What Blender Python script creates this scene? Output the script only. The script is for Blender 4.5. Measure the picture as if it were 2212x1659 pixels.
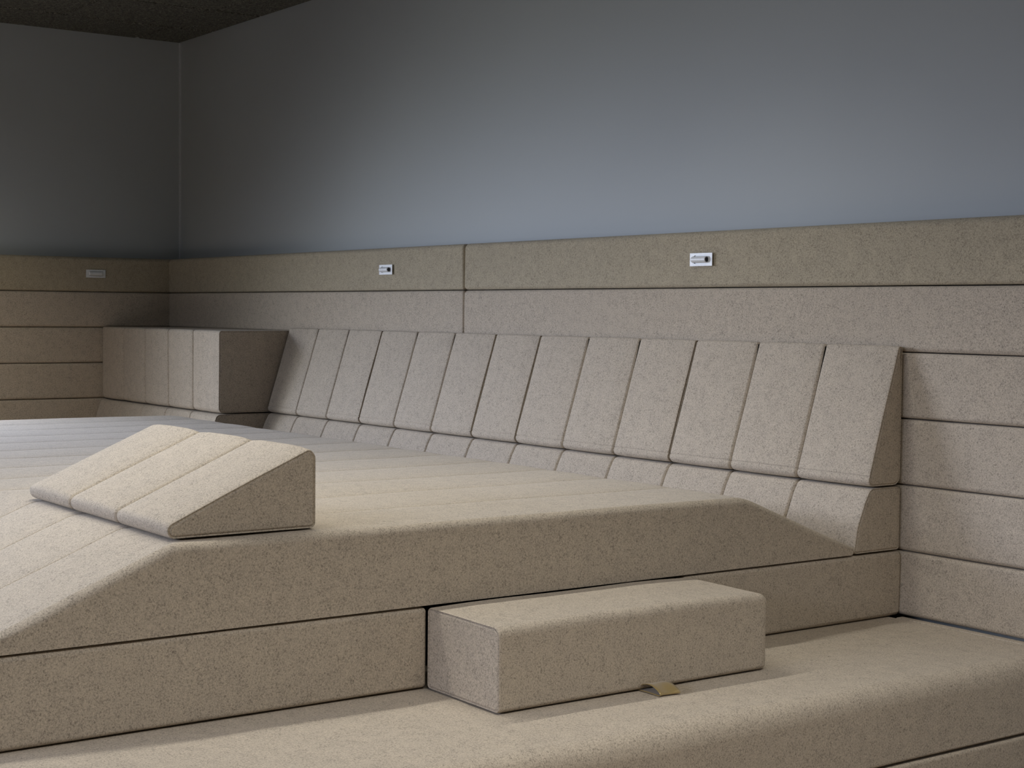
import bpy, math, random
from mathutils import Vector, Matrix, noise
random.seed(4)
S = 0.2                                   # one module (height of a padded layer) in metres
C = bpy.context.scene.collection
for o in list(bpy.data.objects): bpy.data.objects.remove(o, do_unlink=True)
sc = bpy.context.scene

# ------------------------------------------------------------------ camera
cam = bpy.data.cameras.new('camera'); co = bpy.data.objects.new('camera', cam); C.objects.link(co)
cam.sensor_width = 36; cam.lens = 36*3423.354/2212; cam.clip_start = .05; cam.clip_end = 100
R_ = Vector((0.5809227186, 0.8139013620, 0.0096627111)); U_ = Vector((-0.0426785381, 0.0186026216, 0.9989156546)); F_ = Vector((-0.8128390599, 0.5807051881, -0.0455428058))
m = Matrix.Identity(4)
for i in range(3): m[i][0], m[i][1], m[i][2] = R_[i], U_[i], -F_[i]
m.translation = Vector((43.3695, -18.7035, 4.5523))*S
co.matrix_world = m
sc.camera = co

# ------------------------------------------------------------------ world, light, exposure
sc.view_settings.view_transform = 'Standard'; sc.view_settings.look = 'None'
sc.view_settings.gamma = 1; sc.view_settings.use_curve_mapping = False
sc.view_settings.exposure = 0.0
w = bpy.data.worlds.new('world'); sc.world = w; w.use_nodes = True
w.node_tree.nodes['Background'].inputs[0].default_value = (.6, .72, 1, 1)
w.node_tree.nodes['Background'].inputs[1].default_value = .5

def area(name, loc, d, sx, sy, power, col, spread=180):
    l = bpy.data.lights.new(name, 'AREA'); l.shape = 'RECTANGLE'; l.size = sx*S; l.size_y = sy*S
    l.energy = power; l.color = col; l.spread = math.radians(spread)
    o = bpy.data.objects.new(name, l); C.objects.link(o)
    o.location = Vector(loc)*S
    o.rotation_euler = Vector(d).to_track_quat('-Z', 'Y').to_euler()
    return o
# daylight through the tall window in the left wall, further along than the photograph shows: softer low part, bluer sky part
area('window_daylight', (-.3, -15.5, 4.5), (1, .55, -.55), 10, 6, 46, (.93, .97, .98), 105)
area('window_daylight', (-.3, -16.5, 7.0), (1, .45, -.60), 12, 4, 44, (.60, .70, 1), 80)
# daylight through the long window band high in the wall opposite the padded wall
area('window_daylight', (26, -33.8, 7.0), (0, 1, -.50), 38, 5, 62, (.76, .82, 1), 60)
# two slim linear ceiling luminaires across the platform, then added overhead fill lights
area('ceiling_lamp_or_fill', (24.3, -10.0, 12.1), (0, 0, -1), .3, 12, 15, (1, .98, .90), 110)
area('ceiling_lamp_or_fill', (18.6, -10.0, 12.1), (0, 0, -1), .3, 12, 3, (1, .98, .90), 110)
area('ceiling_lamp_or_fill', (7.0, -10.0, 12.1), (-.7, .1, -1), .6, 8, 4.5, (1, .86, .6), 75)  # warm fill added to lift the short left wall
area('ceiling_lamp_or_fill', (8.0, -13.0, 12.1), (-.5, .3, -1), 8, 4, 6, (.88, .95, 1), 100)  # cool fill added to brighten the left wall and far platform top
area('ceiling_lamp_or_fill', (38.0, -10.0, 12.1), (0, 0, -1), 3, 12, 36, (1, .95, .85), 130)  # soft fill added to brighten front faces turned towards the camera side

# ------------------------------------------------------------------ materials
def mat(name):
    M = bpy.data.materials.new(name); M.use_nodes = True
    return M, M.node_tree, M.node_tree.nodes['Principled BSDF']
def N(nt, t, **k):
    n = nt.nodes.new(t)
    for a, b in k.items(): setattr(n, a, b)
    return n
def ramp(nt, fac, stops):
    r = N(nt, 'ShaderNodeValToRGB'); e = r.color_ramp.elements
    while len(e) < len(stops): e.new(.5)
    for i, (p, c) in enumerate(stops): e[i].position = p; e[i].color = (*c, 1)
    nt.links.new(fac, r.inputs[0]); return r.outputs[0]
def mix(nt, fac, a, b, mode='MIX'):
    x = N(nt, 'ShaderNodeMix', data_type='RGBA', blend_type=mode)
    if isinstance(fac, (int, float)): x.inputs[0].default_value = fac
    else: nt.links.new(fac, x.inputs[0])
    for i, v in ((6, a), (7, b)):
        if isinstance(v, tuple): x.inputs[i].default_value = (*v, 1)
        else: nt.links.new(v, x.inputs[i])
    return x.outputs[2]

def felt(name, base, dark):
    M, nt, b = mat(name)
    tc = N(nt, 'ShaderNodeTexCoord'); oi = N(nt, 'ShaderNodeObjectInfo')
    off = N(nt, 'ShaderNodeVectorMath', operation='SCALE'); comb = N(nt, 'ShaderNodeCombineXYZ')
    for i in range(3): nt.links.new(oi.outputs['Random'], comb.inputs[i])
    nt.links.new(comb.outputs[0], off.inputs[0]); off.inputs['Scale'].default_value = 37.0
    add = N(nt, 'ShaderNodeVectorMath', operation='ADD')
    nt.links.new(tc.outputs['Object'], add.inputs[0]); nt.links.new(off.outputs[0], add.inputs[1])
    P = add.outputs[0]
    def noi(scale, det=2, rough=.5, dist=0.0, vec=P):
        n = N(nt, 'ShaderNodeTexNoise'); n.inputs['Scale'].default_value = scale; n.inputs['Detail'].default_value = det
        n.inputs['Roughness'].default_value = rough; n.inputs['Distortion'].default_value = dist
        nt.links.new(vec, n.inputs['Vector']); return n.outputs[0]
    fine = noi(300, 3, .6, .3)
    up = lambda k: tuple(min(1, k*a) for a in base)
    grain = ramp(nt, fine, [(.30, up(.70)), (.44, up(.91)), (.57, up(1.05)), (.75, up(1.22))])
    # dark melange fibres: short flecks, sparse but clustered
    fib = noi(250, 3, .6, .9)
    clus = noi(34, 2, .55)
    mth = N(nt, 'ShaderNodeMath', operation='MULTIPLY_ADD'); nt.links.new(clus, mth.inputs[0]); mth.inputs[1].default_value = .20; nt.links.new(fib, mth.inputs[2])
    flk = ramp(nt, mth.outputs[0], [(.55, (0, 0, 0)), (.60, (0, 0, 0)), (.78, (1, 1, 1))])
    f2 = N(nt, 'ShaderNodeMath', operation='MULTIPLY'); nt.links.new(flk, f2.inputs[0]); f2.inputs[1].default_value = .70
    col = mix(nt, f2.outputs[0], grain, tuple(.62*v for v in dark))
    # a few pale hairs
    pal = ramp(nt, noi(170, 2, .5, 1.6), [(.60, (0, 0, 0)), (.68, (0, 0, 0)), (.80, (.35, .35, .35))])
    col = mix(nt, pal, col, up(1.45))
    # slow mottling of the wool blend
    mot = noi(22, 3, .6)
    mc = ramp(nt, mot, [(.3, (.955, .955, .96)), (.7, (1.03, 1.028, 1.02))])
    col = mix(nt, 1.0, col, mc, 'MULTIPLY')
    nt.links.new(col, b.inputs['Base Color'])
    b.inputs['Roughness'].default_value = .95; b.inputs['Specular IOR Level'].default_value = .12
    b.inputs['Sheen Weight'].default_value = .12; b.inputs['Sheen Roughness'].default_value = .45
    b.inputs['Sheen Tint'].default_value = (.95, .92, .85, 1)
    bp = N(nt, 'ShaderNodeBump'); bp.inputs['Strength'].default_value = .35; bp.inputs['Distance'].default_value = .0012
    nt.links.new(fine, bp.inputs['Height']); nt.links.new(bp.outputs[0], b.inputs['Normal'])
    return M
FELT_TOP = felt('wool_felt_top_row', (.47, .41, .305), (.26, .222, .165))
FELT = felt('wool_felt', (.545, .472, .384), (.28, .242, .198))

def paint():
    M, nt, b = mat('grey_blue_paint')
    tc = N(nt, 'ShaderNodeTexCoord'); n = N(nt, 'ShaderNodeTexNoise'); n.inputs['Scale'].default_value = 160; n.inputs['Detail'].default_value = 3
    nt.links.new(tc.outputs['Object'], n.inputs['Vector'])
    n2 = N(nt, 'ShaderNodeTexNoise'); n2.inputs['Scale'].default_value = 1.3; nt.links.new(tc.outputs['Object'], n2.inputs['Vector'])
    c = ramp(nt, n2.outputs[0], [(.3, (.480, .515, .535)), (.7, (.497, .533, .553))])
    nt.links.new(c, b.inputs['Base Color']); b.inputs['Roughness'].default_value = .6; b.inputs['Specular IOR Level'].default_value = .3
    bp = N(nt, 'ShaderNodeBump'); bp.inputs['Strength'].default_value = .12; bp.inputs['Distance'].default_value = .001
    nt.links.new(n.outputs[0], bp.inputs['Height']); nt.links.new(bp.outputs[0], b.inputs['Normal'])
    return M
PAINT = paint()
def woodwool():
    M, nt, b = mat('dark_wood_wool')
    tc = N(nt, 'ShaderNodeTexCoord'); n = N(nt, 'ShaderNodeTexNoise'); n.inputs['Scale'].default_value = 80; n.inputs['Detail'].default_value = 4; n.inputs['Roughness'].default_value = .7; n.inputs['Distortion'].default_value = 1.5
    nt.links.new(tc.outputs['Object'], n.inputs['Vector'])
    c = ramp(nt, n.outputs[0], [(.36, (.020, .020, .016)), (.52, (.11, .107, .088)), (.70, (.34, .33, .28))])
    nt.links.new(c, b.inputs['Base Color']); b.inputs['Roughness'].default_value = .9
    bp = N(nt, 'ShaderNodeBump'); bp.inputs['Strength'].default_value = .7; bp.inputs['Distance'].default_value = .003
    nt.links.new(n.outputs[0], bp.inputs['Height']); nt.links.new(bp.outputs[0], b.inputs['Normal'])
    return M
WOODWOOL = woodwool()
def plain(name, col, rough=.5, metal=0, spec=.5, nscale=60, var=.04):
    M, nt, b = mat(name)
    tc = N(nt, 'ShaderNodeTexCoord'); n = N(nt, 'ShaderNodeTexNoise'); n.inputs['Scale'].default_value = nscale
    nt.links.new(tc.outputs['Object'], n.inputs['Vector'])
    c = ramp(nt, n.outputs[0], [(.3, tuple(v*(1-var) for v in col)), (.7, tuple(min(1, v*(1+var)) for v in col))])
    nt.links.new(c, b.inputs['Base Color'])
    b.inputs['Roughness'].default_value = rough; b.inputs['Metallic'].default_value = metal; b.inputs['Specular IOR Level'].default_value = spec
    return M
WHITE = plain('white_lacquer', (.80, .82, .84), .35)
LENS = plain('black_lens', (.006, .006, .008), .15)
CAULK = plain('light_caulk', (.66, .70, .74), .5)
CARPET = plain('brown_carpet', (.20, .14, .085), .95, nscale=300, var=.3)
WARM_BOUNCE = plain('warm_bounce_brown', (.30, .20, .11), .6, nscale=12, var=.15)  # brown given to the unseen walls to bounce warm light onto front faces
LINT = plain('lint', (.03, .03, .028), .9)
def ribbon():
    M, nt, b = mat('gold_ribbon')
    tc = N(nt, 'ShaderNodeTexCoord'); wv = N(nt, 'ShaderNodeTexWave', bands_direction='Y'); wv.inputs['Scale'].default_value = 260; wv.inputs['Distortion'].default_value = 1.5
    nt.links.new(tc.outputs['Object'], wv.inputs['Vector'])
    c = ramp(nt, wv.outputs[0], [(0, (.33, .235, .085)), (1, (.50, .37, .15))]); nt.links.new(c, b.inputs['Base Color'])
    b.inputs['Roughness'].default_value = .36; b.inputs['Sheen Weight'].default_value = .5; b.inputs['Metallic'].default_value = .25
    return M
RIBBON = ribbon()

# ------------------------------------------------------------------ mesh helpers (all input in modules)
def link(name, verts, faces, M, parent=None, base=(0, 0, 0), smooth=True):
    me = bpy.data.meshes.new(name)
    me.from_pydata([((v[0]-base[0])*S, (v[1]-base[1])*S, (v[2]-base[2])*S) for v in verts], [], faces)
    me.materials.append(M)
    if smooth: me.polygons.foreach_set('use_smooth', [True]*len(me.polygons))
    me.update()
    o = bpy.data.objects.new(name, me); C.objects.link(o)
    if smooth:
        wn = o.modifiers.new('weighted', 'WEIGHTED_NORMAL'); wn.mode = 'FACE_AREA'; wn.weight = 50
    if parent: o.parent = parent
    else: o.location = Vector(base)*S
    return o
def tag(o, label=None, cat=None, group=None, kind=None):
    if label: o['label'] = label
    if cat: o['category'] = cat
    if group: o['group'] = group
    if kind: o['kind'] = kind
    return o
def thing(name, label, cat, base, group=None):
    o = bpy.data.objects.new(name, None); C.objects.link(o); o.location = Vector(base)*S; o.empty_display_size = .1
    return tag(o, label, cat, group)
def copy_tree(src, loc, label, group=None):
    c = src.copy(); C.objects.link(c); c.location = Vector(loc)*S; c['label'] = label
    if group: c['group'] = group
    for ch in list(src.children):
        d = ch.copy(); C.objects.link(d); d.parent = c
        for g in list(ch.children):
            e = g.copy(); C.objects.link(e); e.parent = d
    return c

def fillet(poly, radii, seg=5, maxd=.55):
    """CCW polygon -> list of (u, v, nu, nv) with rounded corners and outward normals"""
    n = len(poly); out = []
    for i in range(n):
        p = Vector(poly[i]); a = Vector(poly[i-1]); b = Vector(poly[(i+1) % n])
        d1 = (a-p).normalized(); d2 = (b-p).normalized(); r = radii[i]
        ang = d1.angle(d2); td = r/math.tan(ang/2)
        n1 = Vector((d1.y, -d1.x))*-1; n1 = Vector((-d1.y, d1.x))      # outward normal of incoming edge (dir = -d1)
        n1 = Vector(((-d1).y, -(-d1).x)); n2 = Vector((d2.y, -d2.x))
        cen = p + (d1+d2).normalized()*(r/math.sin(ang/2))
        a1 = math.atan2(n1.y, n1.x); a2 = math.atan2(n2.y, n2.x)
        while a2 < a1: a2 += 2*math.pi
        for k in range(seg+1):
            t = a1+(a2-a1)*k/seg; nn = Vector((math.cos(t), math.sin(t)))
            q = cen+nn*r; out.append((q.x, q.y, nn.x, nn.y))
    res = []
    for i in range(len(out)):
        a = out[i]; b = out[(i+1) % len(out)]; res.append(a)
        L = math.hypot(b[0]-a[0], b[1]-a[1]); k = int(L/maxd)
        for j in range(1, k+1):
            t = j/(k+1); res.append((a[0]+(b[0]-a[0])*t, a[1]+(b[1]-a[1])*t, (a[2]+b[2])/2, (a[3]+b[3])/2))
    return res

def loft(name, prof, axis, a, b, M, parent=None, base=(0, 0, 0), r0=.04, r1=.04, bulge=.015, w0=None, w1=None,
         groove0=False, groove1=False, wob=.010, step=.6, bw=None, seg=5):
    """prof: filleted profile; extruded from a to b along 'x' (profile = y,z), 'y' (profile = x,z) or 'z'."""
    W0 = [1 if w0 is None else w0(p) for p in prof]; W1 = [1 if w1 is None else w1(p) for p in prof]
    BW = [1 if bw is None else bw(p) for p in prof]
    rings = []                                            # (position, inset per point)
    gd = .016
    if groove0: rings += [(a, [.036+r0*.25]*len(W0)), (a+.004, [.022+r0*.25]*len(W0)), (a+.018, [.014+r0*.25]*len(W0)), (a+.018, [.006+r0*.25]*len(W0))]
    else: rings += [(a, [(r0+.03)*x for x in W0])]
    for k in range(seg+1):
        t = math.pi/2*k/seg
        if groove0 and k == 0: continue
        rings.append((a+r0*(1-math.cos(t)), [r0*(.25 if groove0 else 1)*(1-math.sin(t))*x for x in W0]))
    n = max(8, int((b-a)/step))
    for k in range(1, n): rings.append((a+r0+(b-a-r0-r1)*k/n, [0]*len(prof)))
    for k in range(seg, -1, -1):
        t = math.pi/2*k/seg
        if groove1 and k == 0: continue
        rings.append((b-r1*(1-math.cos(t)), [r1*(.25 if groove1 else 1)*(1-math.sin(t))*x for x in W1]))
    if groove1: rings += [(b-.018, [.006+r1*.25]*len(W1)), (b-.018, [.014+r1*.25]*len(W1)), (b-.004, [.022+r1*.25]*len(W1)), (b, [.036+r1*.25]*len(W1))]
    else: rings += [(b, [(r1+.03)*x for x in W1])]
    V = []
    for pos, ins in rings:
        t = (pos-a)/(b-a); bl = bulge*(1-abs(2*t-1)**4)
        for (u, v, nu, nv), i_, bb in zip(prof, ins, BW):
            d = bl*bb-i_
            if wob:
                q = (pos*.9+u*.31+base[0], v*.9+nu, u*.9+nv+base[1])
                d += wob*noise.noise(Vector(q)*.9)*bb
            x, y = u+nu*d, v+nv*d
            V.append((pos, x, y) if axis == 'x' else (x, pos, y) if axis == 'y' else (x, y, pos))
    m_ = len(prof); F = []
    flip = axis == 'y'
    for k in range(len(rings)-1):
        for i in range(m_):
            j = (i+1) % m_
            f = (k*m_+i, k*m_+j, (k+1)*m_+j, (k+1)*m_+i)
            F.append(f if flip else f[::-1])
    lo = tuple(range(m_)); hi = tuple(range((len(rings)-1)*m_, len(rings)*m_))
    # caps with an inner ring, so the end faces stay flat
    F.append(lo if not flip else lo[::-1]); F.append(hi[::-1] if not flip else hi)
    F = [f[::-1] for f in F]
    return link(name, V, F, M, parent, base)

def box(name, lo, hi, M, parent=None, base=None, bev=0.0, smooth=False):
    base = base if base is not None else ((lo[0]+hi[0])/2, (lo[1]+hi[1])/2, lo[2])
    x0, y0, z0 = lo; x1, y1, z1 = hi
    if bev:
        P = fillet([(x0, y0), (x1, y0), (x1, y1), (x0, y1)], [bev]*4, 2, 99)
        return loft(name, P, 'z', z0, z1, M, parent, base, bev, bev, 0, wob=0, step=99, seg=2)
    V = [(x, y, z) for z in (z0, z1) for y in (y0, y1) for x in (x0, x1)]
    F = [(0, 2, 3, 1), (4, 5, 7, 6), (0, 1, 5, 4), (2, 6, 7, 3), (0, 4, 6, 2), (1, 3, 7, 5)]
    return link(name, V, F, M, parent, base, smooth)

# ------------------------------------------------------------------ room
T = .62; ZC = 12.34; ZF = -2.0; XE = 62.0; YE = -34.0; XF = 27.41; P = 1.51
tag(box('wall_back', (-T, T, ZF), (XE, T+1, ZC+.6), PAINT), 'grey-blue painted long wall above the padding', None, None, 'structure')
wl = tag(box('wall_left', (-T-1, -10.0, ZF), (-T, T+1, ZC+.6), PAINT), 'grey-blue painted short wall at left', None, None, 'structure')
# window wall further along (outside the frame): sill, head and pier around the daylight opening
tag(box('wall_left', (-T-1, -23.0, ZF), (-T, -10.0, .2), PAINT), None, None, None, 'structure')
tag(box('wall_left', (-T-1, -23.0, 9.8), (-T, -10.0, ZC+.6), PAINT), None, None, None, 'structure')
tag(box('wall_left', (-T-1, YE, ZF), (-T, -23.0, ZC+.6), PAINT), None, None, None, 'structure')
tag(box('wall_right', (-T-1, YE-1, ZF), (XE+1, YE, ZC+.6), WARM_BOUNCE), None, None, None, 'structure')
tag(box('wall_front', (XE, YE, ZF), (XE+1, T+1, ZC+.6), WARM_BOUNCE), None, None, None, 'structure')
tag(box('floor', (-T-1, YE-1, ZF-.5), (XE+1, T+1, ZF), CARPET), None, None, None, 'structure')
# thin caulked joint in the corner
tag(box('trim_1', (-T, T-.05, 5.9), (-T+.05, T, ZC), CAULK), 'thin light caulk line in the wall corner', None, None, 'structure')
# ceiling of staggered wood-wool panels 3 x 6 modules
ceil = box('ceiling', (-T-1, YE-1, ZC+.12), (XE+1, T+1, ZC+.6), WOODWOOL); tag(ceil, 'dark ceiling of wood-wool panels', None, None, 'structure')
cb = (( -T-1+XE+1)/2, (YE-1+T+1)/2, ZC+.12)
col_i = 0; x = 1.75-3
while x < XE:
    y1 = -.75+6 if col_i % 2 == 0 else -3.75+6
    while y1 > YE:
        y0 = y1-6
        X0, X1, Y0, Y1 = max(x, -T)+.012, min(x+3, XE)-.012, max(y0, YE)+.012, min(y1, T)-.012
        if X1-X0 > .1 and Y1-Y0 > .1:
            V = []; bv = .07
            for z, i_ in ((ZC+.13, 0), (ZC+bv, 0), (ZC, bv)):
                V += [(X0+i_, Y0+i_, z), (X1-i_, Y0+i_, z), (X1-i_, Y1-i_, z), (X0+i_, Y1-i_, z)]
            F = [(8, 11, 10, 9)]
            for k in (0, 4):
                for i in range(4): j = (i+1) % 4; F.append((k+i, k+j, k+4+j, k+4+i)[::-1])
            o = link('ceiling_panel', V, F, WOODWOOL, ceil, cb, False)
        y1 -= 6
    x += 3; col_i += 1

# ------------------------------------------------------------------ padded wall panels
def wall_panel(name, label, axis, a, b, face, back, zs, base):
    t = thing(name, label, 'wall panel', base)
    for k in range(len(zs)-1):
        z0, z1 = zs[k]+.007, zs[k+1]-.007
        if axis == 'x':   # panel runs along x, faces -y
            pr = fillet([(face, z0), (back, z0), (back, z1), (face, z1)], [.07, .02, .02 if k < len(zs)-2 else .05, .07 if k < len(zs)-2 else .10], 5)
            bw = lambda p: max(0, -p[2])
        else:             # runs along y, faces +x : profile (x, z)
            pr = fillet([(back, z0), (face, z0), (face, z1), (back, z1)], [.02, .07, .07 if k < len(zs)-2 else .10, .02 if k < len(zs)-2 else .05], 5)
            bw = lambda p: max(0, p[2])
        we = lambda p: .3+.7*abs(p[2])
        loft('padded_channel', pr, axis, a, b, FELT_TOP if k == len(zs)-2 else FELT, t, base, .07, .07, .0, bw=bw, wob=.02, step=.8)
    return t
ZS = [0.02, 1, 2, 3, 4, 5, 5.985]
wall_panel('padded_wall_panel', 'beige felt wall panel on the long wall, right of the vertical joint', 'x', 15.45, 31.0, -.035, T-.02, ZS, (23, T, 0))
wall_panel('padded_wall_panel', 'beige felt wall panel on the long wall, between room corner and vertical joint', 'x', .02, 15.425, -.035, T-.02, [z for z in ZS if z > 1.5], (7.7, T, 2))
wall_panel('padded_wall_panel', 'beige felt wall panel on the short wall at the left, five channels showing', 'y', -12, T-.02, .035, -T+.02, [z for z in ZS if z > .5], (-T, -5, 1))

# ------------------------------------------------------------------ lower bench step and its plinth
topw = lambda p: .25+.75*max(0, p[3])
seat = tag(loft('bench_cushion', fillet([(12, -.985), (30.42, -.985), (30.42, 0), (12, 0)], [.03, .05, .27, .03], 8), 'y', -17.5, -.19, FELT, None, (21, -9, -1), .06, .025, 0, wob=.02, step=.8, bw=lambda p: max(0, p[2], p[3] if p[0] > 27.5 else 0)),
           'long low beige felt seat step in the foreground with rounded front edge', 'bench cushion')
pl = tag(loft('bench_plinth', fillet([(12, -1.99), (30.42, -1.99), (30.42, -1.015), (12, -1.015)], [.03, .05, .05, .03], 4), 'y', -17.5, .0, FELT, None, (21, -9, -2), .05, .05, 0, wob=.01, step=1.5),
         'beige felt plinth layer under the seat step, bottom right corner', 'plinth')
tag(loft('felt_strip', fillet([(-.18, -.5), (-.02, -.5), (-.02, .004), (-.18, .004)], [.01, .01, .02, .02], 3), 'x', 27.45, 30.42, FELT, None, (29, -.1, -.5), .02, .02, 0, wob=.004, step=.5),
    'narrow pale felt filler strip between seat step and wall panel', 'felt strip')

# ------------------------------------------------------------------ base layer under the platform
def base_layer(a, b, label):
    pr = fillet([(12.1, .02), (XF, .02), (XF, .992), (12.1, .992)], [.03, .06, .06, .03], 5)
    return tag(loft('base_cushion', pr, 'y', a, b, FELT, None, (14, (a+b)/2, 0), .06, .045, 0, wob=.02, step=.6, bw=lambda p: max(0, p[2])), label, 'base cushion')
base_layer(-14.2, -8.525, 'beige felt base block under the platform, left of the ottoman')
base_layer(-4.42, -.04, 'beige felt base block under the platform, between ottoman and wall panel')

# ------------------------------------------------------------------ platform mattress with ramps
plat = thing('platform_mattress', 'large raised beige felt platform with stitched channels and sloping sides', 'mattress', (17.6, -7, 1))
pp = fillet([(-14.0, 1.015), (-1.085, 1.015), (-1.085, 1.13), (-3.28, 2.0), (-11.78, 2.0), (-14.0, 1.09)], [.02, .045, .06, 1.1, .55, .03], 7, .45)
def platw(p): return (.12+.88*max(0, min(1, p[3]*1.3)))*min(1, .12+max(0, p[1]-1.02)/.4)
for k in range(13):
    b = XF-k*P; a = b-P
    loft('padded_channel', pp, 'x', a, b, FELT, plat, (17.6, -7, 1), .022, .105 if k == 0 else .022, .012, w1=platw if k == 0 else None,
         wob=.012, bw=lambda p: max(0, p[3]), seg=8 if k == 0 else 3)

# ------------------------------------------------------------------ lower backrest along the long wall
lb = thing('long_bolster', 'low beige felt back cushion row directly under the sloping backrests', 'back cushion', (17.6, -.5, 1))
pb = fillet([(-1.055, 1.02), (-.075, 1.02), (-.075, 1.975), (-.72, 1.975), (-.83, 1.78), (-.98, 1.42)], [.05, .05, .06, .13, .5, .5], 6, .3)
for k in range(13):
    b = XF-.005-k*P; a = b-P
    loft('padded_channel', pb, 'x', a+.004, b-.004, FELT, lb, (17.6, -.5, 1), .05, .05, .02, groove1=(k == 0), wob=.012,
         bw=lambda p: max(0, -p[2]), seg=4)

# ------------------------------------------------------------------ corner blocks
def rr(y0, z0, y1, z1, r): return fillet([(y0, z0), (y1, z0), (y1, z1), (y0, z1)], r, 5)
cu = thing('corner_cushion', 'boxy beige felt cushion in the room corner, vertical channels, dark end face', 'cushion', (3.9, -1, 2))
cl = thing('lower_corner_cushion', 'low beige felt cushion in the room corner beneath the boxy cushion', 'cushion', (3.9, -1, 1))
pu = fillet([(-2.05, 2.0), (-.075, 2.0), (-.075, 4.02), (-2.05, 4.02)], [.12, .055, .055, .07], 6, .4)
pw = fillet([(-2.40, 1.02), (-.075, 1.02), (-.075, 1.97), (-2.10, 1.97)], [.055, .055, .055, .12], 6, .4)
for k in range(5):
    b = 7.76-k*1.54; a = b-1.54
    loft('padded_channel', pu, 'x', a+.004, b-.004, FELT, cu, (3.9, -1, 2), .06, .06, .03, groove1=(k == 0), wob=.012, bw=lambda p: max(0, -p[2]), seg=4)
    loft('padded_channel', pw, 'x', a+.004, b-.004, FELT, cl, (3.9, -1, 1), .05, .05, .02, groove1=(k == 0), wob=.012, bw=lambda p: max(0, -p[2]), seg=4)

# ------------------------------------------------------------------ wedge backrests
def notch(prof, lo, hi):
    """stitched seam: a small notch in the profile a little above the bottom front edge"""
    return prof
def wedge_profile():
    # front slope runs from (-.76, 2.05) to (-.13, 4.08); stitched notch just above the bottom edge
    A = Vector((-.795, 2.0)); B = Vector((-.15, 4.09)); d = (B-A).normalized(); nrm = Vector((-d.y, d.x))
    pts = fillet([tuple(A), (-.075, 2.0), (-.075, 4.09), tuple(B)], [.10, .14, .035, .05], 6, .4)
    out = []; done = False
    # rotate so that the list starts on the front slope just after the bottom corner arc
    i0 = next(i for i in range(len(pts)) if abs(pts[i][0]-A.x) < .2 and pts[i][1] < 2.2 and i < 8)
    f = pts[0]
    s = Vector((f[0], f[1])); n0 = (f[2], f[3])
    def at(t, dep): q = s+d*t-nrm*dep; return (q.x, q.y, n0[0], n0[1])
    return [at(.050, 0), at(.034, .004), at(.028, .020), at(.022, .004)] + pts
WP = wedge_profile(); PW = 1.497
def make_wedge(n, label, base):
    t = thing('wedge_bolster', label, 'back cushion', base, 'sloping wedge bolsters along the long wall')
    for k in range(n):
        b = -k*PW; a = b-PW
        loft('padded_channel', WP, 'x', a+.004, b-.004, FELT, t, (0, 0, 2), .05, .05, .028, groove1=(k == 0), groove0=(k == n-1), wob=.012,
             bw=lambda p: max(0, -p[2]), seg=4)
    return t
g = .0
w1_ = make_wedge(3, 'sloping three-channel backrest at the right end of the row, side face showing', (XF-.01, 0, 2))
copy_tree(w1_, (XF-.01-3*PW-.035, 0, 2), 'sloping three-channel backrest, second from the right end, right of the single-channel one')
ws = make_wedge(1, 'narrow single-channel sloping backrest, the only one without stitched divisions', (XF-.01-6*PW-.07, 0, 2))
copy_tree(w1_, (XF-.01-7*PW-.105, 0, 2), 'sloping three-channel backrest directly left of the single-channel one')
copy_tree(w1_, (XF-.01-10*PW-.14, 0, 2), 'sloping three-channel backrest at the left end, beside the boxy corner cushion')

# ------------------------------------------------------------------ loose wedge on the platform
LW = fillet([(-12.12, 2.03), (-9.93, 2.03), (-9.93, 2.99)], [.095, .07, .10], 7, .4)
lw = thing('wedge_cushion', 'loose beige felt wedge cushion lying on the platform, thin end to the left', 'cushion', (24.95, -10.8, 2))
for k in range(3):
    b = 27.22-k*P; a = b-P
    loft('padded_channel', LW, 'x', a+.004, b-.004, FELT, lw, (24.95, -10.8, 2), .065, .055, .03, groove1=(k == 0), groove0=(k == 2), wob=.012,
         bw=lambda p: max(0, p[3])**.5 if p[2] < .5 else 0, seg=4)

# ------------------------------------------------------------------ ottoman block with pull tab
ob = thing('ottoman_block', 'oblong beige felt block seat on the foreground step with a gold pull loop', 'ottoman', (28.2, -6.4, 0))
OP = fillet([(XF+.02, .02), (28.93, .02), (28.93, .995), (XF+.02, .995)], [.055, .06, .12, .055], 7, .4)
loft('body', OP, 'y', -8.53, -4.315, FELT, ob, (28.2, -6.4, 0), .045, .12, .02, w1=lambda p: .35+.65*max(0, p[3], p[2]*.5), groove0=True, wob=.018,
     bw=lambda p: max(0, p[3]), seg=7)
# ribbon loop
V = []; F = []; prof = []
nn = 22
for i in range(nn+1):                              # out along the top, round the nose, back along the bottom
    t = i/nn
    if t < .45: s_ = t/.45; prof.append((28.85+.41*s_, .022+.085*math.sin(math.pi*min(1, s_*.92))**.8+.012*(1-s_)))
    elif t < .60:
        a = (t-.45)/.15*math.pi; prof.append((29.26+.028*math.sin(a), .030+.018*math.cos(a)))
    else: s_ = (t-.60)/.40; prof.append((29.26-.41*s_, .012+.004*math.sin(math.pi*s_)))
nw = 8; y0_, y1_ = -6.44, -6.14
for i, (px, pz) in enumerate(prof):
    for j in range(nw+1):
        v = j/nw; fr = min(1, max(0, (px-28.9)/.36))
        V.append((px-.02*fr*math.sin(v*math.pi*1.2)+.012*v, y0_+(y1_-y0_)*v+.0, pz+.010*fr*math.sin(v*7+1)*(1 if i < nn*.5 else .25)))
for i in range(nn):
    for j in range(nw): F.append((i*(nw+1)+j, i*(nw+1)+j+1, (i+1)*(nw+1)+j+1, (i+1)*(nw+1)+j))
tb = link('pull_tab', V, F, RIBBON, ob, (28.2, -6.4, 0)); tb['label'] = 'gold satin ribbon loop'
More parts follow.
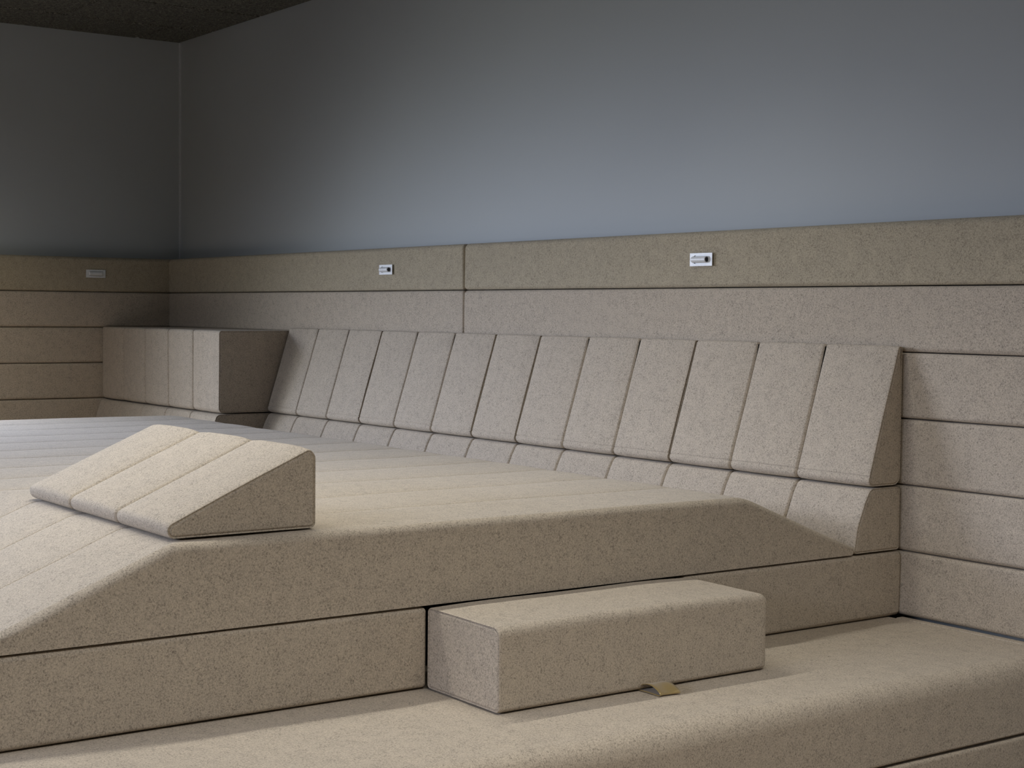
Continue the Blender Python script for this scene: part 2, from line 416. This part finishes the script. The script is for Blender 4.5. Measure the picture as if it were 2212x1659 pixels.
md = tb.modifiers.new('s', 'SOLIDIFY'); md.thickness = .0008; md.offset = 0

# ------------------------------------------------------------------ recessed reading lights
def reading_light(label, base, rot):
    """local frame: plate in x-z plane, facing -y; x to the right"""
    t = thing('wall_reading_light', label, 'wall light', base, 'white recessed reading lights in the top padding')
    hw, hh, th = .283, .112, .014
    n = 48; inner = []; outer = []; ir = .073; il = .155
    for i in range(n):
        a = 2*math.pi*i/n; c, s = math.cos(a), math.sin(a)
        inner.append((ir*c+(il if c >= 0 else -il)+.012, ir*s))
    for (px, pz) in inner:
        k = min(hw/abs(px) if px else 9, hh/abs(pz) if abs(pz) > 1e-6 else 9); outer.append([px*k, pz*k])
    for cx, cz in ((hw, hh), (-hw, hh), (-hw, -hh), (hw, -hh)):
        j = min(range(n), key=lambda q: (outer[q][0]-cx)**2+(outer[q][1]-cz)**2); outer[j] = [cx, cz]
    V = []; 
    rings = [[(x_, 0.0, z_) for x_, z_ in outer], [(x_, -th, z_) for x_, z_ in outer], [(x_, -th, z_) for x_, z_ in inner], [(x_, .002, z_) for x_, z_ in inner]]
    for r_ in rings: V += r_
    F = []
    for k in range(3):
        for i in range(n): j = (i+1) % n; F.append((k*n+i, k*n+j, (k+1)*n+j, (k+1)*n+i))
    F.append(tuple(range(3*n, 4*n)))
    link('face_plate', V, F, WHITE, t, smooth=False)
    # lamp head: slim cylinder lying in the recess, its lens on the right-hand end
    rr_ = .056; segs = 24; x0, x1 = -.205, .165; cy = -.028
    st = [(x0, .0), (x0, rr_*.72), (x0+.006, rr_*.9), (x0+.018, rr_), (x1-.006, rr_), (x1, rr_*.94), (x1, rr_*.76), (x1-.004, rr_*.75)]
    V = [(x_, cy+r_*math.cos(2*math.pi*i/segs), r_*math.sin(2*math.pi*i/segs)) for x_, r_ in st for i in range(segs)]
    F = [(k*segs+i, k*segs+(i+1) % segs, (k+1)*segs+(i+1) % segs, (k+1)*segs+i) for k in range(len(st)-1) for i in range(segs)]
    F.append(tuple(range((len(st)-1)*segs, len(st)*segs)))
    lh = link('lamp_head', V, F, WHITE, t)
    V = [(x_, cy+r_*math.cos(2*math.pi*i/segs), r_*math.sin(2*math.pi*i/segs)) for x_, r_ in ((x1-.003, rr_*.75), (x1+.001, rr_*.66), (x1+.003, rr_*.3)) for i in range(segs)]
    F = [(k*segs+i, k*segs+(i+1) % segs, (k+1)*segs+(i+1) % segs, (k+1)*segs+i) for k in range(2) for i in range(segs)] + [tuple(range(2*segs, 3*segs))]
    ln = link('lens', V, F, LENS, t); ln['label'] = 'black round lens'
    t.rotation_euler.z = rot
    return t
reading_light('white reading light with black lens end, on the right-hand long wall panel', (22.88, -.060, 5.487), 0)
reading_light('white reading light with black lens end, nearer the room corner on the long wall', (12.305, -.060, 5.480), 0)
reading_light('white reading light with no lens showing, on the dark short wall panel', (.060, -2.237, 5.510), -math.pi/2+math.pi)

# ------------------------------------------------------------------ a few crumbs and lint on the felt
V = []; F = []
def speck(x_, y_, z_, r_):
    b0 = len(V); a = random.uniform(0, 3.1)
    for dx, dy, dz in ((r_, 0, 0), (-r_*.4, r_*.6, 0), (-r_*.6, -r_*.5, 0), (0, 0, r_*.6)):
        V.append((x_+dx*math.cos(a)-dy*math.sin(a), y_+dx*math.sin(a)+dy*math.cos(a), z_+dz))
    F.extend([(b0, b0+1, b0+3), (b0+1, b0+2, b0+3), (b0+2, b0, b0+3), (b0+2, b0+1, b0)])
for x_, y_, z_ in ((25.35, -9.15, 2.02), (8.2, -6.6, 2.02), (9.2, -7.6, 2.02), (28.6, -1.9, .008), (28.8, -3.1, .008), (29.4, -3.0, .008), (28.4, -3.35, .008), (26.6, -5.2, 2.02)):
    for _ in range(2): speck(x_+random.uniform(-.03, .03), y_+random.uniform(-.03, .03), z_, random.uniform(.005, .010))
tag(link('lint_specks', V, F, LINT), 'scattered dark lint crumbs on the felt tops', 'lint', None, 'stuff')
